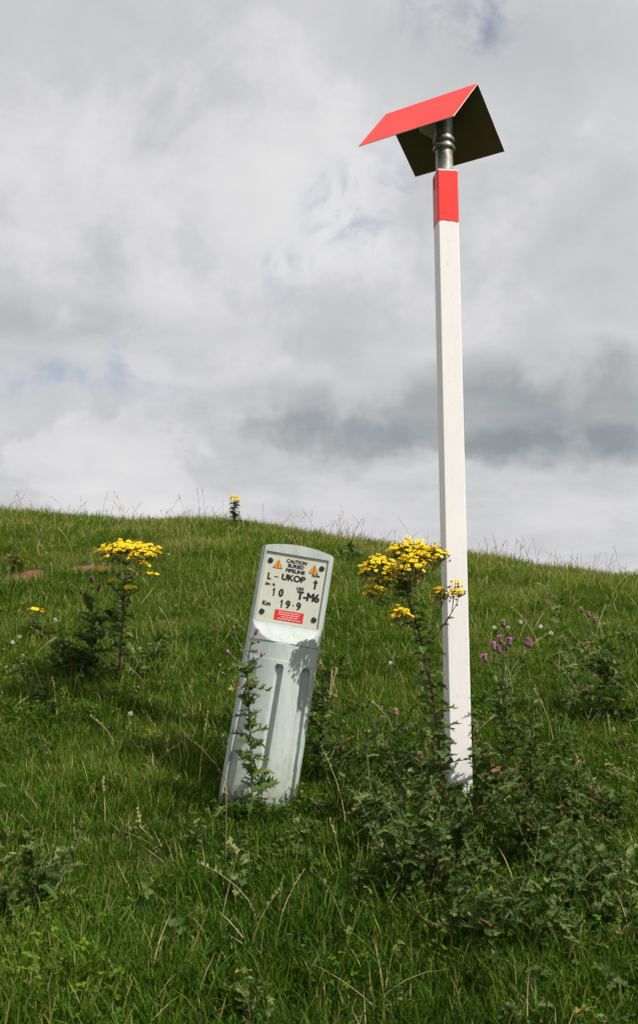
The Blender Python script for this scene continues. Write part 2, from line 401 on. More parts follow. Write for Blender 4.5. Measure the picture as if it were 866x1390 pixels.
for i in range(330):
    y = random.uniform(2.2, 11.0)**1.0; x = random.uniform(-0.42*y, 0.42*y)
    if y < 3.4 and random.random() < 0.7: continue
    seed_stem(mb, (x, y, G(x, y)), random.uniform(0.15, 0.34), random.uniform(0, 6.28), random.uniform(0.1, 1.0), random.uniform(0.2, 0.9), 0.25, 0.8+0.06*y)
o = link('tall_grass', mb.mesh('tall_grass', M_straw)); o['kind'] = 'stuff'; o['label'] = 'thin flowering grass stems scattered over the slope'

# ------------------------------------------------------------------ leaves and flowers
def lobed_leaf(mb, p, d, L, W, n=6, droop=0.5, tint=0.5, spiny=True, mi=0, crisp=0.5, rib=True):
    p = Vector(p); d = Vector(d).normalized()
    side = d.cross(Vector((0, 0, 1)))
    side = side.normalized() if side.length > 1e-3 else Vector((1, 0, 0))
    up0 = side.cross(d).normalized(); tw = random.gauss(0, 0.45)
    side = (side*math.cos(tw)+up0*math.sin(tw)).normalized()
    sp = []
    for i in range(n+1):
        t = i/n; sp.append(p+d*(L*t*(1-0.25*droop*t))-Vector((0, 0, 1))*(droop*L*0.62*t*t))
    for i in range(n):
        t = (i+0.5)/n; a, b = sp[i], sp[i+1]; dd = (b-a).normalized(); up = side.cross(dd).normalized()
        prof = math.sin(PI*min(1, 0.18+0.80*t))**0.7 if spiny else (0.35+0.9*math.sin(PI*t**0.8))
        if i == n-1: prof = 0.35
        for sgn in (-1, 1):
            w = W*prof*random.uniform(0.75, 1.15)
            lift = up*w*(0.45+crisp*random.uniform(-0.8, 0.9))
            na = a+side*sgn*W*0.22*min(1, 3*t+.2); nb = b+side*sgn*W*0.22*(1-0.7*t)
            tt = min(1, max(0, tint+random.uniform(-0.12, 0.12)))
            if spiny:
                tip = (a+b)*0.5+side*sgn*w+dd*(L/n)*0.9+lift; tip2 = (a+b)*0.5+side*sgn*w*0.75-dd*(L/n)*0.12-lift*0.35
                mid = (na+nb)*0.5+side*sgn*w*0.45+lift*0.3
                mb.poly([a, b, nb, na], tt, mi)
                mb.poly([nb, mid, na], tt, mi); mb.poly([nb, tip, mid], tt+0.08, mi); mb.poly([mid, tip2, na], tt-0.05, mi)
            else:
                tip = (a+b)*0.5+side*sgn*w+dd*(L/n)*0.55+lift*0.6
                q1 = nb+side*sgn*w*0.55+dd*(L/n)*0.25+lift*0.3; q0 = na+side*sgn*w*0.45+dd*(L/n)*0.1+lift*0.3
                mb.poly([a, b, nb, na], tt, mi); mb.poly([na, nb, q1, tip, q0], tt+0.05, mi)
    if rib:
        mb.tube(sp[:-1], 0.0022, 0.0008, 3, min(1, tint+0.25), mi)
def bezier(pts, n):
    out = []; P = [Vector(p) for p in pts]
    for i in range(n+1):
        t = i/n*(len(P)-1); k = min(int(t), len(P)-2); f = t-k
        p0 = P[max(k-1, 0)]; p1 = P[k]; p2 = P[k+1]; p3 = P[min(k+2, len(P)-1)]
        out.append(0.5*((2*p1)+(p2-p0)*f+(2*p0-5*p1+4*p2-p3)*f*f+(3*p1-p0-3*p2+p3)*f**3))
    return out
def along(path, t):
    k = t*(len(path)-1); i = min(int(k), len(path)-2); return path[i].lerp(path[i+1], k-i)
def daisy(mb, c, nrm, r, faded=False):
    """petals slot 0, disc slot 1, bracts slot 2"""
    nrm = nrm.normalized(); e1 = nrm.orthogonal().normalized(); e2 = nrm.cross(e1); k = random.choice((8, 9, 10, 11)); a0 = random.uniform(0, 6.28)
    cup = random.uniform(-0.25, 0.35)
    if not faded or random.random() < 0.5:
        rr = r*(0.55 if faded else 1)
        for i in range(k):
            if faded and random.random() < 0.4: continue
            a = a0+2*PI*i/k+random.gauss(0, 0.06); dd = e1*math.cos(a)+e2*math.sin(a); ss = nrm.cross(dd)
            q = rr*random.uniform(0.88, 1.08); w = rr*0.26
            mb.poly([c+dd*q*0.25-ss*w*.4, c+dd*q*0.7-ss*w+nrm*cup*q*.3, c+dd*q+nrm*cup*q*0.5, c+dd*q*0.7+ss*w+nrm*cup*q*.3, c+dd*q*0.25+ss*w*.4], random.uniform(0.1, 0.4) if faded else random.uniform(0.3, 1.0), 0)
    t = 0.05 if faded else random.uniform(0.35, 0.9); dr = r*(0.40 if not faded else 0.36)
    ring = [c+(e1*math.cos(j*PI/3)+e2*math.sin(j*PI/3))*dr+nrm*r*0.06 for j in range(6)]; top = c+nrm*r*0.30
    for j in range(6): mb.poly([ring[j], ring[(j+1) % 6], top], t, 1)
    bot = c-nrm*r*0.45
    for j in range(6): mb.poly([ring[(j+1) % 6], ring[j], bot], random.random()*(.5 if faded else 1), 2)
def flower_cluster(root, hub, c, a, b, n, r=0.0095, faded=0.12, flat=True):
    """a flat-topped spray of small daisies round c, its stalks springing from hub"""
    mb = MB(); hub = Vector(hub); c = Vector(c)
    mid = []
    for k in range(max(3, n//9)):
        ang = random.uniform(0, 6.28); rr = 0.65*math.sqrt(random.random())
        m = c+Vector((a*rr*math.cos(ang), a*rr*0.8*math.sin(ang), -b*0.9-0.012))
        mid.append(m); mb.tube(bezier([hub, hub.lerp(m, .55)+Vector((0, 0, -0.006)), m], 4), 0.0014, 0.0010, 4, random.random()*.6, 3)
    for i in range(n):
        ang = random.uniform(0, 6.28); rr = math.sqrt(random.random())
        p = c+Vector((a*rr*math.cos(ang)*random.uniform(.85, 1.25), a*0.8*rr*math.sin(ang), b*(1-1.7*rr*rr)+random.gauss(0, b*0.36)))
        nrm = Vector((math.cos(ang)*rr*0.7+random.gauss(0, .25), math.sin(ang)*rr*0.7+random.gauss(0, .25)-0.25, 1.0))
        m = min(mid, key=lambda q: (q-p).length)
        mb.tube([m, m.lerp(p, .6)-Vector((0, 0, .003)), p-nrm.normalized()*r*.4], 0.0009, 0.0007, 3, random.random(), 3)
        daisy(mb, p, nrm, r*random.uniform(0.85, 1.15), random.random() < faded)
        if random.random() < 0.35:    # an unopened or spent head lower down
            q = p-Vector((random.gauss(0, .01), random.gauss(0, .01), abs(random.gauss(0, b*.9))+r*1.3)); mb.tube([m, q], .0008, .0007, 3, .5, 3)
            mb.tube([q, q+Vector((0, 0, r*.35)), q+Vector((0, 0, r*.8))], r*.22, r*.38, 6, random.random(), random.choice((2, 2, 1)))
    return part('flower_cluster', mb, [M_yellow, M_disc, M_bract, M_stem], root)

def ragwort(label, base, path_pts, clusters, r_stem=0.0055, leaves=26, Lleaf=0.13, flw=0.0095, dens=1.0, t0=0.05, t1=0.85, hubt=0.86, faded=0.14, basal=8, extra=()):
    base = Vector(base)
    root = thing('ragwort', label, 'ragwort', base)
    path = bezier(path_pts, 22); sb = MB(); sb.tube(path, r_stem, r_stem*0.45, 7, 0.4); lf = MB()
    H = (path[-1]-path[0]).length
    ga = random.uniform(0, 6)
    for i in range(leaves):
        t = t0+(t1-t0)*i/leaves; p = along(path, t); ga += 2.4; L = Lleaf*(1.0-0.55*t)*random.uniform(0.75, 1.2)
        d = Vector((math.cos(ga), math.sin(ga)*0.9, random.uniform(0.05, 0.6)))
        if t < 0.3 and random.random() < 0.25: lobed_leaf(lf, p, d-Vector((0, 0, .9)), L*.35, L*0.07, 5, 0.9, random.random(), False, 1)
        else: lobed_leaf(lf, p, d, L, L*0.20, 7, random.uniform(0.25, 0.9), random.uniform(0.15, 0.8), False)
    for i in range(basal):
        ga += 2.4; L = Lleaf*random.uniform(0.9, 1.4); p = base+Vector((random.gauss(0, .02), random.gauss(0, .02), 0.01))
        lobed_leaf(lf, p, (math.cos(ga), math.sin(ga), random.uniform(0.5, 1.5)), L, L*0.26, 7, random.uniform(0.4, 1.0), random.uniform(0.2, 0.8), False)
    for (p, q, dr) in extra:
        lobed_leaf(lf, p, Vector(q)-Vector(p), (Vector(q)-Vector(p)).length*1.05, .021, 8, dr, random.uniform(.3, .7), False, 0, .9)
    for (c, a, b, tj) in clusters:
        c = Vector(c); j = along(path, tj); hub = c-Vector((0, 0, b*2.0+0.022)); hub = hub.lerp(j, 0.15)
        if (hub-j).length > 0.02: sb.tube(bezier([j, j.lerp(hub, .5)-Vector((0, 0, 0.012)), hub], 6), r_stem*0.45, r_stem*0.28, 5, 0.8)
        for q in range(3):
            p = j.lerp(hub, random.uniform(.2, .9)); lobed_leaf(lf, p, (random.gauss(0, 1), random.gauss(0, 1), .5), 0.035, 0.009, 5, 0.4, random.uniform(.3, .9), False)
        n = max(6, int(dens*PI*a*a*0.8/(flw*flw*2.6)))
        flower_cluster(root, hub, c, a, b, n, flw, faded)
    part('stem', sb, M_redstem, root); part('foliage', lf, [M_ragleaf, M_dead], root)
    return root

def thistle_head(root, base, top, kind='open', s=1.0):
    """bulb of bracts with a tuft of florets, on its own short stalk"""
    mb = MB(); top = Vector(top); base = Vector(base); ax_ = (top-base).normalized(); e1 = ax_.orthogonal().normalized(); e2 = ax_.cross(e1)
    mb.tube(bezier([base, base.lerp(top, .5)+Vector((random.gauss(0, .003), 0, 0)), top], 5), 0.0014, 0.0011, 4, 0.6, 2)
    rows = [(0, .002), (.003, .0062), (.008, .0078), (.013, .0068), (.017, .0048)]; sides = 8; n0 = len(mb.v)
    for (h, r) in rows:
        for j in range(sides):
            q = top+ax_*h*s+(e1*math.cos(j*2*PI/sides)+e2*math.sin(j*2*PI/sides))*r*s; mb.v.append(tuple(q)); mb.t.append(random.uniform(0.2, 0.9))
    for i in range(len(rows)-1):
        for j in range(sides):
            j2 = (j+1) % sides; mb.f.append((n0+i*sides+j, n0+i*sides+j2, n0+(i+1)*sides+j2, n0+(i+1)*sides+j)); mb.m.append(0)
    for k in range(26):   # little bract points
        ph = random.uniform(0, 6.28); h = random.uniform(.003, .014)*s; rr = .0078*s; dd = e1*math.cos(ph)+e2*math.sin(ph); ss = ax_.cross(dd)
        b = top+ax_*h+dd*rr*.85; mb.poly([b-ss*.001*s, b+ss*.001*s, b+dd*.0022*s+ax_*.0035*s], random.random(), 0)
    if kind != 'bud':
        n = 46 if kind == 'open' else 30; Lf = (0.013 if kind == 'open' else 0.009)*s
        for k in range(n):
            ph = random.uniform(0, 6.28); sp = random.uniform(0, 0.75 if kind == 'open' else .55); dd = (ax_+(e1*math.cos(ph)+e2*math.sin(ph))*sp).normalized(); ss = dd.orthogonal().normalized()
            b = top+ax_*.015*s+(e1*math.cos(ph)+e2*math.sin(ph))*.003*s
            mb.poly([b-ss*.0007*s, b+dd*Lf-ss*.0012*s, b+dd*Lf*1.05, b+dd*Lf+ss*.0012*s, b+ss*.0007*s], random.random(), 1 if kind == 'open' else 3)
    return part('flower_head', mb, [M_bulb, M_purple, M_stem, M_straw], root)

def thistle(label, base, path_pts, leaves=30, L=0.10, heads=(), branches=0, brl=0.12, r_stem=0.0045, tint=0.5, t0=0.03, t1=0.97, droop=(0.1, 0.7), dead=0.04, stem_m=None, cat='thistle', wide=0.20, taper=0.45, n=8):
    base = Vector(base); root = thing('thistle', label, cat, base); path = bezier(path_pts, 22)
    sb = MB(); lf = MB(); sb.tube(path, r_stem, r_stem*0.4, 6, 0.4); ga = random.uniform(0, 6)
    def leafrun(pa, cnt, L, a, b, ga):
        for i in range(cnt):
            t = a+(b-a)*(i+random.random()*.5)/cnt; p = along(pa, t); ga += 2.4+random.gauss(0, .7)
            d = Vector((math.cos(ga), math.sin(ga), random.uniform(-0.15, 1.1))); l = L*(1-taper*t)*random.uniform(0.45, 1.3)
            lobed_leaf(lf, p, d, l, l*wide, n, random.uniform(*droop), min(1, max(0, tint+random.gauss(0, .2))), True, 1 if random.random() < dead*(1.5-t) else 0, 0.9)
        return ga
    ga = leafrun(path, leaves, L, t0, t1, ga)
    for k in range(branches):
        t = random.uniform(0.03, 0.7); p = along(path, t); ph = random.uniform(0, 6.28); bl = brl*random.uniform(.5, 1.9)
        pa = bezier([p, p+Vector((math.cos(ph)*bl*.5, math.sin(ph)*bl*.5, bl*.35)), p+Vector((math.cos(ph)*bl*.85, math.sin(ph)*bl*.85, bl*random.uniform(.6, 1.2)))], 8)
        sb.tube(pa, r_stem*.5, r_stem*.25, 5, .5); ga = leafrun(pa, int(leaves*.35)+3, L*.75, .1, 1, ga)
    for h in heads:
        top, tj, kind = Vector(h[0]), h[1], h[2]; s = h[3] if len(h) > 3 else 1.0
        j = along(path, tj); m = j.lerp(top, .72)+Vector((0, 0, -0.010))
        if (top-j).length > 0.05: sb.tube(bezier([j, j.lerp(m, .5)-Vector((0, 0, .008)), m], 6), 0.0019, 0.0013, 5, .6)
        else: m = j
        thistle_head(root, m, top, kind, s)
        lobed_leaf(lf, m, (random.gauss(0, 1), random.gauss(0, 1), .6), .03, .008, 4, .3, tint, True)
    part('stem', sb, stem_m or M_stem, root); part('foliage', lf, [M_thistle, M_dead], root)
    return root
def gpath(base, *pts):
    b = Vector(base); return [b-Vector((0, 0, 0.03))]+[Vector(p) for p in pts]

# ------------------------------------------------------------------ tall white marker post with red roof
post_xy = (0.507, 3.5); zg = G(*post_xy); ztop = 3.118
root = thing('marker_post', 'tall white square post with red tape and a small red pitched roof on top', 'marker post', (post_xy[0], post_xy[1], zg))
root.rotation_euler = (0, math.radians(-0.15), 0)
RL = Matrix.Identity(4)
def add_local(name, me, parent): return link(name, me, parent)
def square_shell(w, z0, z1, rz, bev=0.005, wall=0.0, jag=0.0, rows=2, cap=True):
    """bevelled square tube round the origin"""
    mb = MB(); h = w/2; ring = []
    for (sx, sy) in ((1, -1), (1, 1), (-1, 1), (-1, -1)):
        for k in range(4):
            a = {(1, -1): -PI/2, (1, 1): 0, (-1, 1): PI/2, (-1, -1): PI}[(sx, sy)]+k*(PI/2)/3
            ring.append((sx*(h-bev)+bev*math.cos(a), sy*(h-bev)+bev*math.sin(a)))
        nxt = {(1, -1): (1, 1), (1, 1): (-1, 1), (-1, 1): (-1, -1), (-1, -1): (1, -1)}[(sx, sy)]
        e = ring[-1]
        if jag:
            for k in range(1, 6):
                f = k/6; q = (nxt[0]*(h-bev) if sx != nxt[0] else e[0], nxt[1]*(h-bev) if sy != nxt[1] else e[1]); ring.append((e[0]+(q[0]-e[0])*f, e[1]+(q[1]-e[1])*f))
    n = len(ring); cr, sr = math.cos(rz), math.sin(rz); ring = [(x*cr-y*sr, x*sr+y*cr) for x, y in ring]
    jt = [random.uniform(-jag, jag) for _ in ring]; jb = [random.uniform(-jag, jag)-(jag*2 if (k//3) % 3 == 0 else 0) for k in range(n)]
    for i in range(rows):
        z = z0+(z1-z0)*i/(rows-1)
        for k, (x, y) in enumerate(ring): mb.v.append((x, y, z+(jb[k] if i == 0 else jt[k] if i == rows-1 else 0))); mb.t.append(.5)
    for i in range(rows-1):
        for j in range(n):
            j2 = (j+1) % n; mb.f.append((i*n+j, i*n+j2, (i+1)*n+j2, (i+1)*n+j)); mb.m.append(0)
    if cap: mb.f.append(tuple((rows-1)*n+j for j in range(n))); mb.m.append(0)
    return mb
RZ = math.radians(6.8)   # seen from the camera the narrow left face just shows
pw = 0.081
pm = square_shell(pw, -0.3, ztop-zg, RZ, 0.004, rows=30); o = add_local('post', pm.mesh('post', M_post), root)
tm = square_shell(pw+0.003, 2.905-zg, ztop-zg-0.007, RZ, 0.0055, jag=0.0022, rows=8, cap=False); o = add_local('red_tape', tm.mesh('red_tape', M_tape), root)
# a crumpled flap of tape on the left corner
fl = MB(); cx_, cy_ = -0.0445, -0.030
for k in range(4):
    z = 3.085-zg-k*0.012; fl.poly([(cx_, cy_, z), (cx_-0.006-.002*(k % 2), cy_-.006, z-.003), (cx_-0.006, cy_-.004, z-.015), (cx_, cy_+.004, z-.012)], .5)
add_local('tape_flap', fl.mesh('tape_flap', M_tape), root)
def lathe(prof, sides=32, cx=0.0, cy=0.0):
    mb = MB(); n0 = 0
    for (r, z) in prof:
        for j in range(sides): mb.v.append((cx+r*math.cos(2*PI*j/sides), cy+r*math.sin(2*PI*j/sides), z)); mb.t.append(.5)
    for i in range(len(prof)-1):
        for j in range(sides):
            j2 = (j+1) % sides; mb.f.append((i*sides+j, i*sides+j2, (i+1)*sides+j2, (i+1)*sides+j)); mb.m.append(0)
    mb.f.append(tuple((len(prof)-1)*sides+j for j in range(sides))); mb.m.append(0)
    mb.f.append(tuple(reversed(range(sides)))); mb.m.append(0)
    return mb
def smooth(o):
    o.data.polygons.foreach_set('use_smooth', [True]*len(o.data.polygons))
    try: o.data.set_sharp_from_angle(angle=math.radians(35))
    except Exception: pass
    return o
PCX, PCY = -0.002, 0.0
zt = ztop-zg
smooth(add_local('pipe', lathe([(0.034, zt-0.02), (0.034, zt+0.16)], 32, PCX, PCY).mesh('pipe', M_galv), root))
for dz, r in ((0.105, 0.0435), (0.138, 0.0425)):
    smooth(add_local('collar', lathe([(0.0345, zt+dz-.008), (r-.002, zt+dz-.0075), (r, zt+dz-.004), (r, zt+dz+.004), (r-.002, zt+dz+.0075), (0.0345, zt+dz+.008)], 32, PCX, PCY).mesh('collar', M_galv), root))
smooth(add_local('socket', lathe([(0.0375, zt+.147), (0.0375, zt+.232)], 32, PCX, PCY).mesh('socket', M_galv), root))
# roof: two sheets fitted to the photograph, ridge running back to the left
A = Vector((0.6249, 3.3771, 3.4281)); B = Vector((0.2858, 3.6229, 3.4387)); Lc = Vector((0.1644, 3.4650, 3.2145)); Le = Vector((0.5035, 3.2192, 3.2039)); Rf = Vector((0.4243, 3.8215, 3.2617)); Rg = Vector((0.7634, 3.5757, 3.2512))
base = Vector((post_xy[0], post_xy[1], zg))
def sheet(name, q, th):
    q = [p-base for p in q]; n = (q[1]-q[0]).cross(q[3]-q[0]).normalized()
    if n.z < 0: n = -n; 
    mb = MB(); lo = [p for p in q]; hi = [p+n*th for p in q]
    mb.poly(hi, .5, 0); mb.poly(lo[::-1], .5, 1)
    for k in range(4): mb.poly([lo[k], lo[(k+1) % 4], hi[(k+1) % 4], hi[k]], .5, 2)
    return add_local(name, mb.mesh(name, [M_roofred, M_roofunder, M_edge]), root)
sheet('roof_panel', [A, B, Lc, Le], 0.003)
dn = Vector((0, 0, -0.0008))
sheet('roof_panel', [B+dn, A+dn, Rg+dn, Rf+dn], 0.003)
# bracket under the left sheet, welded to the socket
br = MB(); pc = Vector((PCX, PCY, zt+0.19))
dirr = (B-A).normalized(); perp = Vector((dirr.y, -dirr.x, 0)).normalized()
def box_between(mb, c, ex, ey, ez, hx, hy, hz, mi=0):
    v = [c+ex*(sx*hx)+ey*(sy*hy)+ez*(sz*hz) for sx in (-1, 1) for sy in (-1, 1) for sz in (-1, 1)]
    for f in ((0, 1, 3, 2), (4, 6, 7, 5), (0, 4, 5, 1), (2, 3, 7, 6), (0, 2, 6, 4), (1, 5, 7, 3)): mb.poly([v[i] for i in f], .5, mi)
gs = [pc+dirr*0.03+Vector((0, 0, .035)), pc+dirr*0.03+Vector((0, 0, -.045)), pc+dirr*0.11+Vector((0, 0, .02)), pc+dirr*0.11+Vector((0, 0, .035))]
for s in (-.003, .003): br.poly([p+perp*s for p in gs], .5)
for k in range(4): br.poly([gs[k]-perp*.003, gs[(k+1) % 4]-perp*.003, gs[(k+1) % 4]+perp*.003, gs[k]+perp*.003], .5)
box_between(br, pc+Vector((-.035, 0, .052))+dirr*0.02, dirr, perp, Vector((0, 0, 1)), 0.09, 0.020, 0.004)
add_local('bracket', br.mesh('bracket', M_edge), root)

# ------------------------------------------------------------------ leaning pipeline marker
KM = 1/370.0    # metres per photograph pixel at the marker
T0 = at(405.2, 748.8, 3.52); B0 = at(349.5, 1083, 3.44)
axm = (T0-B0).normalized()          # up along the marker
eu = Vector((1, 0.05, 0)); eu = (eu-axm*eu.dot(axm)).normalized(); ed = eu.cross(axm).normalized()   # towards the camera is +ed
if ed.y > 0: ed = -ed
Ltot = (T0-B0).length
root = thing('pipeline_marker', 'leaning pale grey-green plastic pipeline marker with fluted body and lettered sign plate', 'pipeline marker', B0)
ks = Ltot/338.8    # metres per photo pixel along it
HW = 51.0*KM
def mk(u, v, d): return eu*u+axm*(Ltot-v)+ed*d     # u across, v down from the top, d proud towards the viewer
px_ = KM
vt = dict(plate0=6.5*ks, plate1=104.7*ks, scoop=130*ks, seam=131.5*ks, ledge=156*ks, flute=161*ks)
PHW = 43.6*KM
us = sorted(set([round(x, 6) for x in list(np.linspace(-HW, HW, 121))+[-PHW, -PHW+.0008, PHW, PHW-.0008]]))
vs = sorted(set([round(x, 6) for x in list(np.linspace(0, Ltot+0.12, 260))+[vt['plate0'], vt['plate0']+.0008, vt['plate1'], vt['plate1']-.0008, vt['seam']-.0012, vt['seam']+.0012, vt['seam']+.003, vt['ledge'], vt['ledge']-.0015]]))
def front(u, v):
    a = abs(u)/HW
    bulge = 0.060*(1-a**2.0)                    # convex front
    edge = -0.030*max(0, (a-0.90)/0.10)**2      # corners roll back
    d = bulge+edge
    if v > vt['ledge']: d += 0.0045
    if v < vt['seam']-.0006: d += 0.0025
    if abs(v-vt['seam']-.001) < .0016: d -= 0.0015
    # flat head: the rounded front is cut back by a plane, with a dished ramp below the plate
    pl = 0.013
    if v > vt['plate1']:
        q = (v-vt['plate1'])/(vt['scoop']-vt['plate1']); pl = 0.013+0.043*max(0, q)**1.5
    if v < vt['seam']: d = min(d, pl + (0 if a < .86 else 0))
    if abs(u) < PHW-.0004 and vt['plate0']+.0004 < v < vt['plate1']-.0004: d = min(d, 0.013)-0.009
    if v > vt['flute']-0.02:
        for uc in (-36.0, 0.0, 36.0):
            c = (uc*(1+0.12*(v-vt['flute'])/(Ltot-vt['flute'])))*KM; r = 0.0160; vv = v-(vt['flute']+r*0.9)
            x = abs(u-c)/r
            if vv < 0: x = math.hypot(u-c, vv)/r
            if x < 1: d -= 0.0210*(1-x**3)**0.6
    return d
mb = MB()
nU, nV = len(us), len(vs)
for v in vs:
    for u in us:
        a = u/HW; arc = 0.021*(1-a*a)*max(0, 1-v/(vt['plate0']*0.98)) if v < vt['plate0'] else 0
        mb.v.append(tuple(mk(u, v-arc, front(u, v)))); mb.t.append(.5)
for i in range(nV-1):
    for j in range(nU-1):
        a = i*nU+j; mb.f.append((a, a+nU, a+nU+1, a+1)); mb.m.append(0)
# sides, back and top
BD = -0.085
n0 = len(mb.v)
for v in vs:
    for (s, dd) in ((-1, 0), (1, 0)):
        mb.v.append(tuple(mk(s*HW*0.97, v, BD))); mb.t.append(.5)
for i in range(nV-1):
    l0, l1 = n0+2*i, n0+2*(i+1)
    mb.f.append((i*nU, l0, l1, (i+1)*nU)); mb.m.append(0)
    mb.f.append((i*nU+nU-1, (i+1)*nU+nU-1, l1+1, l0+1)); mb.m.append(0)
    mb.f.append((l0, l0+1, l1+1, l1)); mb.m.append(0)
n1 = len(mb.v)
for j, u in enumerate(us):
    a = u/HW; mb.v.append(tuple(mk(u*0.97, -0.021*(1-a*a), BD))); mb.t.append(.5)
for j in range(nU-1): mb.f.append((j, j+1, n1+j+1, n1+j)); mb.m.append(0)
me = mb.mesh('body', M_marker); body = link('body', me, root); smooth(body)
# sign plate, standing in the recess
PD = 0.0065
pl = MB(); box_between(pl, mk(0, (vt['plate0']+vt['plate1'])/2, PD-0.001), eu, axm, ed, PHW-.0015, (vt['plate1']-vt['plate0'])/2-.0015, .001)
plate = link('sign_plate', pl.mesh('sign_plate', M_plate), root)
def z2(zx, zy):  # zoomed photograph coordinates on the plate -> marker's u, v
    x = 330+zx/6.66-405.2; y = 730+zy/6.66-748.8
    return (x*0.985+y*0.17)*KM, (-x*0.166+y*0.986)*ks
ZP = KM/6.66
for (zx, zy) in ((243, 210), (716, 290), (161, 688), (635, 770)):
    u, v = z2(zx, zy); s = MB(); c = mk(u, v, PD); r = 25*ZP; ring0 = []; 
    for (rr, dd) in ((r, 0.0004), (r, .003), (r*.8, .0042), (0.0001, .0045)):
        ring0.append([c+(eu*math.cos(k*PI/10)+axm*math.sin(k*PI/10))*rr+ed*dd for k in range(20)])
    for i in range(3):
        for k in range(20): s.poly([ring0[i][k], ring0[i][(k+1) % 20], ring0[i+1][(k+1) % 20], ring0[i+1][k]], .5)
    link('screw', s.mesh('screw', M_screw), plate)
for (zx, zy) in ((312, 245), (643, 297)):
    u, v = z2(zx, zy); t = MB(); w = 47*ZP; h = 43*ZP
    def tri(k, dd, mi):
        t.poly([mk(u-w*k, v+h*k+(1-k)*h*.25, PD+dd), mk(u+w*k, v+h*k+(1-k)*h*.25, PD+dd), mk(u, v-h*k+(1-k)*h*.25, PD+dd)], .5, mi)
    tri(1.0, .0006, 0); tri(.84, .0009, 1)
    t.poly([mk(u+a*ZP, v+b*ZP, PD+.0012) for a, b in ((3, -24), (-5, 2), (0, 2), (-4, 20), (-9, 18), (-1, 34), (7, 18), (1, 19), (7, -3), (1, -3), (6, -24))], .5, 0)
    link('warning_triangle', t.mesh('warning_triangle', [M_black, M_orange]), plate)
u, v = z2(405, 738); rl = MB(); box_between(rl, mk(u, v, PD+.0005), eu, axm, ed, 133*ZP, 47*ZP, .0005)
for row in range(4):   # four rows of print too small to read
    x = -95 if row != 2 else -70
    while x < (95 if row != 2 else 70):
        wl = random.uniform(5, 20); box_between(rl, mk(u+(x+wl/2)*ZP, v+(-29+row*20)*ZP, PD+.0012), eu, axm, ed, wl/2*ZP, 4.2*ZP, .0001, 1); x += wl+5
rlo = link('red_label', rl.mesh('red_label', [M_redlab, M_labwhite]), plate)
ar = MB(); u, v = z2(652, 440)
ar.poly([mk(u+a*ZP, v+b*ZP, PD+.0008) for a, b in ((-9, 45), (9, 45), (9, -10), (25, -10), (0, -47), (-25, -10), (-9, -10))], .5)
link('arrow', ar.mesh('arrow', M_black), plate)
def text_mesh(txt, bold):
    cu = bpy.data.curves.new('t', 'FONT'); cu.body = txt; cu.offset = bold; cu.space_character = 1.0
    o = bpy.data.objects.new('t', cu); C.objects.link(o); dg = bpy.context.evaluated_depsgraph_get(); dg.update()
    m = bpy.data.meshes.new_from_object(o.evaluated_get(dg)); bpy.data.objects.remove(o)
    return m
lt = MB()
for (txt, zx, zy, w, h, bold) in (('CAUTION', 485, 228, 190, 34, .04), ('BURIED', 478, 271, 152, 34, .035), ('PIPELINE', 470, 317, 180, 34, .04),
        ('L', 232, 358, 38, 62, .07), ('UKOP', 453, 382, 222, 60, .075), ('FLOW', 660, 361, 76, 22, .04), ('div. ft', 238, 433, 96, 28, .03), ('LEG', 514, 480, 66, 28, .04),
        ('1', 268, 507, 30, 74, .08), ('0', 337, 517, 44, 74, .08), ('T-M6', 585, 556, 212, 80, .09), ('Km', 203, 612, 76, 42, .05),
        ('1', 338, 618, 30, 74, .08), ('9', 398, 627, 44, 74, .08), ('9', 495, 645, 44, 74, .08)):
    if txt == '1':
        u, v = z2(zx, zy); h2 = h/2
        lt.poly([mk(u+a*ZP, v+b*ZP, PD+.0009) for a, b in ((-2, h2), (10, h2), (10, -h2), (1, -h2), (-13, -h2+17), (-13, -h2+27), (-2, -h2+20))], .5); continue
    m = text_mesh(txt, 0.0); co_ = [v_.co.copy() for v_ in m.vertices]
    x0 = min(c.x for c in co_); x1 = max(c.x for c in co_); y0 = min(c.y for c in co_); y1 = max(c.y for c in co_)
    u, v = z2(zx, zy); bw = bold*58    # the strokes are thickened by laying shifted copies over each other
    for q, (sx, sy) in enumerate(((0, 0), (1, 0), (-1, 0), (0, .7), (0, -.7))):
        n0 = len(lt.v)
        for c in co_:
            lt.v.append(tuple(mk(u+(((c.x-x0)/(x1-x0)-.5)*(w-bw*2)+sx*bw)*ZP, v-(((c.y-y0)/(y1-y0)-.5)*(h-bw)-sy*bw)*ZP, PD+.0008+q*.00012))); lt.t.append(.5)
        for p in m.polygons: lt.f.append(tuple(n0+i for i in p.vertices)); lt.m.append(0)
for (zx, zy, w, h) in ((293, 366, 38, 9), (447, 637, 12, 12)):
    u, v = z2(zx, zy); lt.poly([mk(u+a*w/2*ZP, v+b*h/2*ZP, PD+.0008) for a, b in ((-1, 1), (1, 1), (1, -1), (-1, -1))], .5)
link('lettering', lt.mesh('lettering', M_black), plate)

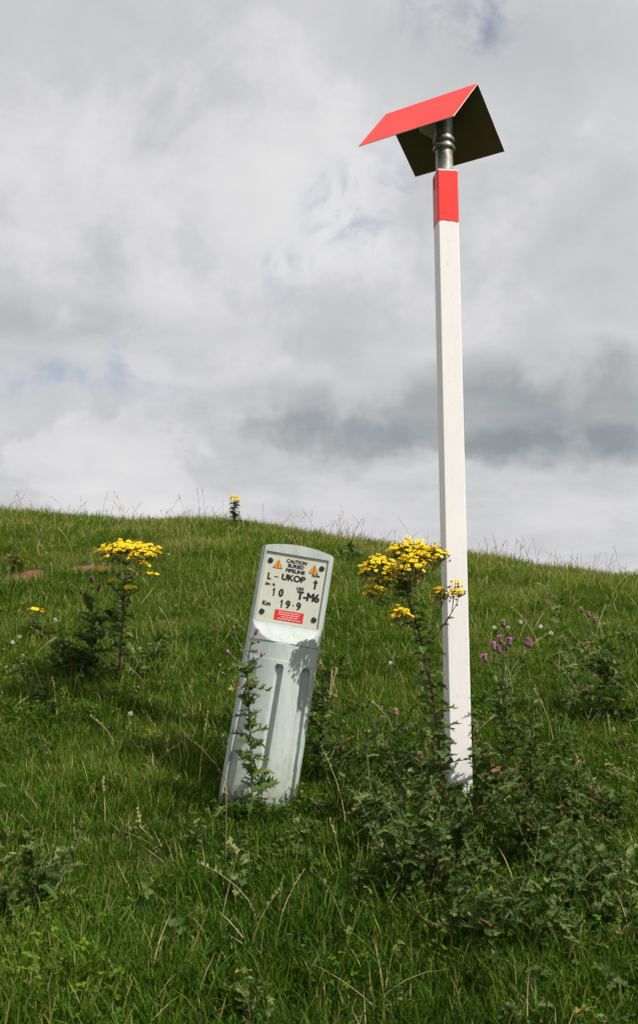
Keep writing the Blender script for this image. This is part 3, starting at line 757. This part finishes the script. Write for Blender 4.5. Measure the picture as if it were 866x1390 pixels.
# ------------------------------------------------------------------ ragworts
def rb(px, py): return hit(px, py)
b = rb(604, 1128); Yr = b.y
P = lambda px, py, dy=0.0: at(px, py, Yr+dy)
ragwort('tall yellow-flowered ragwort leaning in front of the white post', b, gpath(b, P(600, 1060), P(589, 960), P(574, 880), P(556, 818), P(549, 785)),
    [(P(556, 745, .05), .085, .022, .98), (P(592, 750, .02), .045, .020, .96), (P(514, 768, -.02), .066, .026, .95), (P(556, 766, -.07), .055, .024, 1.0), (P(554, 787, .0), .032, .018, 1.0), (P(507, 800, .05), .040, .022, .88), (P(575, 757, -.04), .030, .018, 1.0), (P(545, 780, .03), .030, .020, .96), (P(527, 782, -.05), .022, .014, .93), (P(571, 775, .04), .024, .016, .97),
     (P(541, 832, -.03), .042, .018, .70), (P(597, 804, -.05), .034, .016, .60), (P(619, 799, -.07), .032, .020, .60)],
    r_stem=.0060, leaves=96, Lleaf=.10, flw=.0088, dens=2.7, t1=.97, faded=.22, basal=12,
    extra=[(P(596, 965), P(622, 954, -.03), .35), (P(598, 990), P(627, 974, -.03), .35), (P(600, 1012), P(620, 1003, -.03), .4), (P(602, 1040), P(640, 1020, -.04), .35), (P(603, 1075), P(640, 1056, -.04), .4), (P(603, 1080), P(642, 1072, -.06), .5), (P(590, 960), P(566, 948), .4), (P(594, 1000), P(562, 990, -.03), .5), (P(599, 1035), P(568, 1028), .5)])
b = rb(160, 938); Yl = b.y; P = lambda px, py, dy=0.0: at(px, py, Yl+dy)
ragwort('bushy ragwort with a broad yellow flower head on the left of the slope', b, gpath(b, P(164, 880), P(168, 830), P(170, 785)),
    [(P(173, 744), .155, .026, 1.0), (P(193, 752, -.1), .07, .02, .98), (P(150, 754, -.05), .06, .02, .96), (P(195, 764), .045, .014, .93), (P(204, 778), .036, .008, .80), (P(177, 797, -.06), .040, .009, .72), (P(142, 774), .034, .009, .80), (P(155, 788), .024, .007, .78)],
    r_stem=.008, leaves=56, Lleaf=.115, flw=.0115, dens=1.5, t1=.97, faded=.06, basal=12)
b = rb(48, 872); Ys = b.y; P = lambda px, py, dy=0.0: at(px, py, Ys+dy)
ragwort('small low ragwort with one flat yellow head at the left edge', b, gpath(b, P(47, 850), P(45, 838)), [(P(45, 828), .085, .010, 1.0)], r_stem=.004, leaves=14, Lleaf=.12, flw=.013, dens=.5, basal=6)
b = hit(320, 716); Yk = b.y; P = lambda px, py, dy=0.0: at(px, py, Yk+dy)
ragwort('single ragwort with a yellow top standing on the skyline of the hill', b, gpath(b, P(319, 700), P(318, 682)), [(P(317, 676), .05, .026, 1.0), (P(322, 677), .04, .022, 1.0)], r_stem=.009, leaves=46, Lleaf=.14, flw=.015, dens=3.0, basal=5, t0=.2, t1=1.0)
b = hit(478, 760); Yk = b.y; P = lambda px, py, dy=0.0: at(px, py, Yk+dy)
ragwort('dull green budding ragwort just below the skyline right of the grey marker', b, gpath(b, P(477, 745), P(476, 733)), [(P(475, 730), .05, .012, 1.0)], r_stem=.006, leaves=24, Lleaf=.14, flw=.013, dens=.35, basal=8, faded=.8)
b = hit(18, 775); Yk = b.y; P = lambda px, py, dy=0.0: at(px, py, Yk+dy)
ragwort('withered orange-brown ragwort beside bare red soil at the left edge', b, gpath(b, P(20, 762), P(21, 752)), [(P(18, 755), .08, .03, 1.0), (P(24, 760), .06, .02, .9)], r_stem=.006, leaves=12, Lleaf=.12, flw=.014, dens=.7, basal=4, faded=1.0)

# ------------------------------------------------------------------ thistles
b = rb(343, 1122); Yt = b.y; P = lambda px, py, dy=0.0: at(px, py, Yt+dy)
thistle('slender thistle with small pink buds in front of the grey marker', b, gpath(b, P(342, 1050), P(338, 960), P(337, 900), P(341, 872)), leaves=64, L=.095, t0=.0, t1=.74, taper=.35, wide=.27, n=7,
    heads=[(P(346, 862), 1.0, 'open', .8), (P(342, 884), .86, 'open', .8), (P(318, 855), .80, 'bud', .9), (P(314, 889), .76, 'open', .8), (P(330, 880), .85, 'bud', .6), (P(336, 918), .72, 'bud', .6), (P(349, 872), .95, 'bud', .6)], branches=2, brl=.07, tint=.62, dead=.02)
TH = []
def bush(label, px, py, tops, **kw):
    b = rb(px, py); Y = b.y; mids = []
    tp = at(tops[0], tops[1], Y+random.uniform(-.04, .04)); m = b.lerp(tp, .5)+Vector((random.gauss(0, .01), random.gauss(0, .01), 0))
    hs = [(at(h[0], h[1], Y+(h[4] if len(h) > 4 else 0)), h[2], h[3], 1.25) for h in kw.pop('heads', [])]
    return thistle(label, b, gpath(b, m, tp), heads=hs, **kw)
bush('dark leafy thistle growing close against the right side of the grey marker', 432, 1062, (438, 915), leaves=39, L=0.086, branches=5, tint=0.32)
bush('low thistle with fading brown leaves at the right foot of the grey marker', 462, 1078, (466, 1000), leaves=22, L=0.072, branches=3, tint=0.36, dead=0.14)
bush('bushy thistle with a brown seed head left of the leaning ragwort', 545, 1135, (540, 985), leaves=43, L=0.086, branches=6, tint=0.45, heads=[(538, 972, 1.0, 'seed'), (548, 992, .9, 'bud')])
bush('leafy thistle at the foot of the ragwort with a whitish head', 580, 1165, (572, 1050), leaves=36, L=0.086, branches=5, tint=0.45, heads=[(571, 1032, 1.0, 'seed')])
bush('dense dark thistle directly below the foot of the white post', 628, 1190, (628, 1098), leaves=36, L=0.086, branches=5, tint=0.38)
bush('tall thistle with purple flowers right of the white post', 690, 1110, (686, 925), leaves=50, L=0.094, branches=6, tint=0.36,
     heads=[(683, 852, 1.0, 'seed'), (680, 875, .97, 'open'), (691, 878, .96, 'open'), (671, 884, .9, 'open'), (678, 888, .93, 'open'), (685, 884, .95, 'seed'), (713, 878, .92, 'open'), (717, 880, .9, 'seed'), (661, 900, .85, 'open')])
bush('spreading thistle right of the post with pale tipped leaves', 730, 1105, (724, 975), leaves=40, L=0.086, branches=6, tint=0.50)
bush('short thistle tucked under the tall purple thistle', 672, 1160, (668, 1070), leaves=32, L=0.086, branches=4, tint=0.45)
bush('bright green bushy thistle by the right edge halfway up the slope', 834, 985, (826, 880), leaves=49, L=0.144, branches=7, brl=.2, tint=0.56)
bush('brown seeding thistle rising left of the bushy thistle at the right edge', 806, 960, (800, 850), leaves=14, L=0.086, branches=1, tint=0.45, dead=0.20, heads=[(799, 838, 1.0, 'seed'), (790, 832, .9, 'seed'), (806, 846, .8, 'seed')])
bush('grey-green thistle low on the right edge', 838, 1150, (842, 1080), leaves=39, L=0.086, branches=5, tint=0.50)
bush('thistle with curling leaves in the lower right corner', 815, 1252, (812, 1170), leaves=43, L=0.079, branches=5, tint=0.45)
bush('wilting thistle with dead brown leaves in the lower right', 768, 1225, (770, 1150), leaves=32, L=0.079, branches=4, tint=0.36, dead=0.12)
bush('small thistle in the grass below the tall purple thistle', 700, 1255, (700, 1190), leaves=27, L=0.065, branches=3, tint=0.41)
bush('spiky young thistle in the foreground between marker and post', 492, 1245, (486, 1180), leaves=30, L=0.072, branches=3, tint=0.54)
bush('dark spreading thistle in the foreground below the leaning ragwort', 548, 1225, (545, 1130), leaves=40, L=0.086, branches=6, tint=0.34)
bush('foreground thistle with withered leaf tips below the white post', 622, 1275, (618, 1195), leaves=32, L=0.072, branches=4, tint=0.36, dead=0.08)
bush('fresh green thistle in the lower left corner', 45, 1245, (40, 1150), leaves=40, L=0.086, branches=5, tint=0.54)
bush('flat dark thistle at the left edge above the corner', 12, 1262, (8, 1205), leaves=27, L=0.079, branches=3, tint=0.32)
bush('dark thistle with two purple heads left of the broad-headed ragwort', 118, 930, (124, 812), leaves=43, L=0.144, branches=6, brl=.18, tint=0.36, heads=[(124, 791, 1.0, 'open'), (133, 802, .95, 'open')])
bush('low dark thistle at the foot of the broad-headed ragwort', 92, 935, (88, 868), leaves=36, L=0.144, branches=4, tint=0.32)
bush('leafy thistle on the right of the broad-headed ragwort', 205, 925, (214, 862), leaves=30, L=0.130, branches=4, tint=0.50)
bush('small rusty leaved thistle in the grass at the far left', 72, 990, (70, 955), leaves=22, L=0.094, branches=2, tint=0.27, dead=0.16)
bush('low thistle in the open grass just left of the post', 462, 930, (462, 890), leaves=26, L=0.094, branches=3, tint=0.54)

bush('upright dark thistle close on the right of the post foot', 668, 1128, (662, 1010), leaves=44, L=.095, branches=6, brl=.10, tint=.42)
bush('tangled thistle low between the ragwort foot and the foreground', 592, 1225, (588, 1120), leaves=46, L=.09, branches=7, tint=.5)
bush('broad thistle in front of the tall purple thistle', 712, 1190, (716, 1085), leaves=46, L=.095, branches=7, tint=.5)
bush('leafy thistle filling the gap left of the right edge', 775, 1130, (778, 1030), leaves=42, L=.09, branches=6, tint=.55)
bush('feathery thistle in the foreground left of the post foot', 515, 1180, (512, 1075), leaves=42, L=.09, branches=6, tint=.5)
bush('drooping thistle near the bottom below the post', 660, 1290, (655, 1215), leaves=36, L=.085, branches=5, tint=.45)
bush('soft green thistle near the bottom right of the straw stalk', 742, 1290, (738, 1225), leaves=34, L=.085, branches=5, tint=.6)

# low broadleaf weeds between the taller plants
def weed_tuft(k):
    mb = MB()
    for i in range(k):
        a = random.uniform(0, 6.28); rr = random.uniform(0, .05); h = random.uniform(.03, .13)
        b0 = Vector((rr*math.cos(a), rr*math.sin(a), -.01)); t0 = b0+Vector((random.gauss(0, .02), random.gauss(0, .02), h)); pa = bezier([b0, b0.lerp(t0, .5)+Vector((.004, 0, 0)), t0], 5)
        mb.tube(pa, .0014, .0008, 4, .7)
        for q in range(random.randint(5, 9)):
            ph = random.uniform(0, 6.28); L = random.uniform(.02, .055)
            lobed_leaf(mb, along(pa, random.uniform(.1, 1)), (math.cos(ph), math.sin(ph), random.uniform(0, 1.1)), L, L*.26, 5, random.uniform(0, .8), random.uniform(.15, .95), random.random() < .6, 0, .8)
    return mb
weedc = tuft_coll('weeds', [(weed_tuft(random.randint(2, 5)), M_thistle if k % 3 else M_ragleaf) for k in range(9)])
def wmask(x, y):
    m = np.exp(-((x-0.80)/0.75)**2-((y-3.2)/0.75)**2)*1.0 + .55*np.exp(-((x+1.1)/0.3)**2-((y-2.9)/0.4)**2) + .5*np.exp(-((x-1.9)/.6)**2-((y-5)/1.0)**2) + .5*np.exp(-((x+1.3)/.5)**2-((y-5)/.6)**2) + .02
    m = m*(np.hypot(x-0.53, y-3.27) > 0.15)     # the foot of the white post stays in sight
    return RNG.random(len(x)) < m*(0.75+0.5*lowf(x, y, 1.6, .7))
field('weeds', weedc, lambda xy, lf, m: RNG.integers(0, 9, m), 950, 2.0, 7.5, 0.5, 1.05, 0.8, keep=wmask, label='low broad-leaved weeds among the grass round the posts', tilt=.2)

# ------------------------------------------------------------------ white clover heads
def clover(px, py, label='single white clover head in the grass', group='white clover heads in the grass', r=.008, up=.05):
    b = rb(px, py); top = b+Vector((0, 0, up+.03)); b = b-Vector((0, 0, .01))
    root = thing('clover_flower', label, 'clover', b, group); st = MB(); st.tube([b, b.lerp(top, .5)+Vector((.004, 0, 0)), top], .001, .0008, 4, .6)
    hd = MB()
    for k in range(60):
        d = Vector((random.gauss(0, 1), random.gauss(0, 1), random.gauss(.3, 1))).normalized(); s = d.orthogonal().normalized()
        hd.poly([top-s*.001, top+d*r-s*.0017*r/.008, top+d*r*1.15, top+d*r+s*.0017*r/.008], random.random())
    part('stem', st, M_stem, root); part('flower_head', hd, M_white, root)
for (px, py, r) in ((75, 848, .012), (177, 982, .009), (436, 912, .010), (671, 858, .012), (690, 858, .012), (707, 850, .012), (734, 856, .012), (17, 880, .010), (26, 872, .010), (530, 910, .009), (250, 985, .008), (748, 866, .012)):
    clover(px, py+12, r=r)

# a few single dry stalks that stand out in front
def stalk(label, pts, w=.0022, tint=.8):
    b = rb(*pts[0]); Y = b.y; ps = [b-Vector((0, 0, .01))]+[at(x, y, Y-.03*k) for k, (x, y) in enumerate(pts[1:])]
    root = MB(); root.tube(bezier(ps, 10), w, w*.55, 4, tint)
    root.v = [(x-b.x, y-b.y, z-b.z) for x, y, z in root.v]
    for k in range(14):
        p = Vector(root.v[-1-random.randrange(10)]); root.poly([p, p+Vector((random.gauss(0, .004), 0, .006)), p+Vector((random.gauss(0, .004), .002, .012))], random.uniform(.6, 1))
    o = link('dry_stalk', root.mesh('dry_stalk', M_straw)); o.location = b; o['label'] = label; o['category'] = 'grass stalk'
stalk('long straight straw stalk in the foreground grass below the grey marker', ((298, 1258), (308, 1215), (322, 1160)))
stalk('short straw stalk lying slantwise left of the long one', ((220, 1146), (205, 1136), (192, 1124)))
stalk('bent straw stalk in the grass left of the grey marker', ((126, 1118), (130, 1090), (148, 1068)))
stalk('upright straw stalk near the grey marker lit by the sun', ((219, 1050), (221, 1030), (227, 1016)))
stalk('straw stalk arching in front of the thistle below the ragwort', ((498, 1180), (508, 1150), (512, 1118)))
stalk('pale straw stalk beside the small thistle in the lower right', ((690, 1180), (698, 1165), (705, 1152)))
b = rb(765, 1292); tb = MB()
for k in range(26):
    ph = random.uniform(0, 6.28); blade(tb, (random.gauss(0, .008), random.gauss(0, .008), 0), ph, random.uniform(.03, .075), .0035, random.uniform(.0, .5), random.uniform(0, .9), random.uniform(.5, 1), 4)
o = link('dry_tuft', tb.mesh('dry_tuft', M_straw)); o.location = b; o['label'] = 'pale straw tuft at the bottom near the lower right corner'; o['category'] = 'grass tuft'

# ------------------------------------------------------------------ light and sky
sv = Vector((0.60, -0.40, 0.77)).normalized()
elev = math.asin(sv.z); azim = math.atan2(sv.x, sv.y)
sl = bpy.data.lights.new('sun', 'SUN'); sl.energy = 4.6; sl.angle = math.radians(0.5); sl.color = (1.0, 0.95, 0.88)
so = bpy.data.objects.new('sun', sl); C.objects.link(so); so.rotation_euler = sv.to_track_quat('Z', 'Y').to_euler()

W = bpy.data.worlds.new('World'); S.world = W; W.use_nodes = True; nt = W.node_tree; nt.nodes.clear()
out = nt.nodes.new('ShaderNodeOutputWorld')
sky = nt.nodes.new('ShaderNodeTexSky'); sky.sky_type = 'NISHITA'; sky.sun_disc = False; sky.sun_elevation = elev; sky.sun_rotation = azim
bg = nt.nodes.new('ShaderNodeBackground'); bg.inputs[1].default_value = 0.10; nt.links.new(sky.outputs[0], bg.inputs[0])
tc = nt.nodes.new('ShaderNodeTexCoord'); sep = nt.nodes.new('ShaderNodeSeparateXYZ'); nt.links.new(tc.outputs['Generated'], sep.inputs[0])
X, Y_, Z_ = sep.outputs
el = mathn(nt, 'MULTIPLY', mathn(nt, 'ARCSINE', Z_), 180/PI)
az = mathn(nt, 'MULTIPLY', mathn(nt, 'ARCTAN2', X, Y_), 180/PI)
zz = mathn(nt, 'ADD', mathn(nt, 'MAXIMUM', Z_, 0.0), 0.16)
cmb = nt.nodes.new('ShaderNodeCombineXYZ'); nt.links.new(mathn(nt, 'DIVIDE', X, zz), cmb.inputs[0]); nt.links.new(mathn(nt, 'DIVIDE', Y_, zz), cmb.inputs[1])
CP = cmb.outputs[0]       # position on the flat cloud layer
n_big = noise(nt, CP, 0.9, 3, 0.5, 0.3); n_mid = noise(nt, CP, 2.6, 9, 0.60, 0.25); n_dir = noise(nt, tc.outputs['Generated'], 7.0, 9, 0.58, 0.2)
def bump_mask(c, hw, v, dn=None, amt=0):
    d = mathn(nt, 'ABSOLUTE', mathn(nt, 'SUBTRACT', v, c)); return mathn(nt, 'SUBTRACT', 1.0, mathn(nt, 'DIVIDE', d, hw))
def blob(azc, elc, ha, he, nz, namt, sharp):
    dx = mathn(nt, 'DIVIDE', mathn(nt, 'SUBTRACT', az, azc), ha); dy = mathn(nt, 'DIVIDE', mathn(nt, 'SUBTRACT', el, elc), he)
    r = mathn(nt, 'SQRT', mathn(nt, 'ADD', mathn(nt, 'MULTIPLY', dx, dx), mathn(nt, 'MULTIPLY', dy, dy)))
    q = mathn(nt, 'SUBTRACT', 1.0, r); q = mathn(nt, 'ADD', q, mathn(nt, 'MULTIPLY_ADD', nz, namt, -0.5*namt))
    q = mathn(nt, 'MULTIPLY', q, sharp, clamp=True)
    q2 = mathn(nt, 'MULTIPLY', q, q); return mathn(nt, 'MULTIPLY', q2, mathn(nt, 'MULTIPLY_ADD', q, -2.0, 3.0))
val = mathn(nt, 'MULTIPLY_ADD', n_big, 0.30, 0.40)
val = mathn(nt, 'ADD', val, mathn(nt, 'MULTIPLY_ADD', n_mid, 0.26, -0.13))
val = mathn(nt, 'ADD', val, mathn(nt, 'MULTIPLY_ADD', n_dir, 0.27, -0.135))
def deg(px, py): return math.degrees(math.atan((px-CX)/FPX)), 8-math.degrees(math.atan((py-CY)/FPX))
def addb(v, px, py, wpx, hpx, amount, nz=n_dir, namt=1.4, sharp=1.1):
    a_, e_ = deg(px, py); return mathn(nt, 'ADD', v, mathn(nt, 'MULTIPLY', blob(a_, e_, wpx/22.0, hpx/22.0, nz, namt, sharp), amount))
val = addb(val, 680, 572, 520, 85, -0.21, n_dir, 3.6, 1.3)
val = addb(val, 760, 618, 190, 36, -0.10, n_dir, 3.5, 1.8)
val = addb(val, 420, 590, 190, 34, -0.08, n_dir, 3.5, 2.0)
val = addb(val, 110, 620, 260, 75, 0.10, n_dir, 4.5, 2.5)
val = addb(val, 560, 700, 420, 50, 0.04, n_dir, 3.0, 1.4)
val = addb(val, 300, 300, 480, 260, 0.13, n_dir, 3.0, 1.2)
val = addb(val, 100, 450, 300, 50, -0.09, n_dir, 3.5, 1.6)
val = addb(val, 760, 80, 300, 120, -0.05, n_mid, 2.6, 1.0)
ccol = ramp(nt, val, [(0.0, (0.16, 0.185, 0.20)), (0.25, (0.26, 0.285, 0.30)), (0.45, (0.45, 0.455, 0.47)), (0.62, (0.60, 0.60, 0.615)), (0.88, (0.75, 0.745, 0.745))])
cb = nt.nodes.new('ShaderNodeBackground'); cb.inputs[1].default_value = 1.0; nt.links.new(ccol, cb.inputs[0])
n_gap = noise(nt, tc.outputs['Generated'], 16.0, 9, 0.62, 0.5)
g_r = ramp(nt, n_gap, [(0.46, (0, 0, 0)), (0.66, (1, 1, 1))])
gap = None
for (px, py, w, h, k) in ((60, 530, 190, 50, .5), (525, 285, 120, 100, .55), (640, 40, 170, 90, .6), (180, 495, 70, 60, .7), (370, 375, 90, 50, .35)):
    q = mathn(nt, 'MULTIPLY', blob(*deg(px, py), w/22, h/22, n_dir, 1.5, 1.3), k)
    gap = q if gap is None else mathn(nt, 'MAXIMUM', gap, q)
gap = mathn(nt, 'MULTIPLY', gap, g_r)
ms = nt.nodes.new('ShaderNodeMixShader'); nt.links.new(gap, ms.inputs[0]); nt.links.new(cb.outputs[0], ms.inputs[1]); nt.links.new(bg.outputs[0], ms.inputs[2])
nt.links.new(ms.outputs[0], out.inputs[0])

S.view_settings.view_transform = 'Standard'; S.view_settings.look = 'None'; S.view_settings.exposure = 0.2; S.view_settings.gamma = 1
S.render.engine = 'CYCLES'; S.cycles.use_denoising = True; S.cycles.max_bounces = 6; S.cycles.transparent_max_bounces = 4
S.cycles.use_adaptive_sampling = True; S.cycles.adaptive_threshold = 0.015
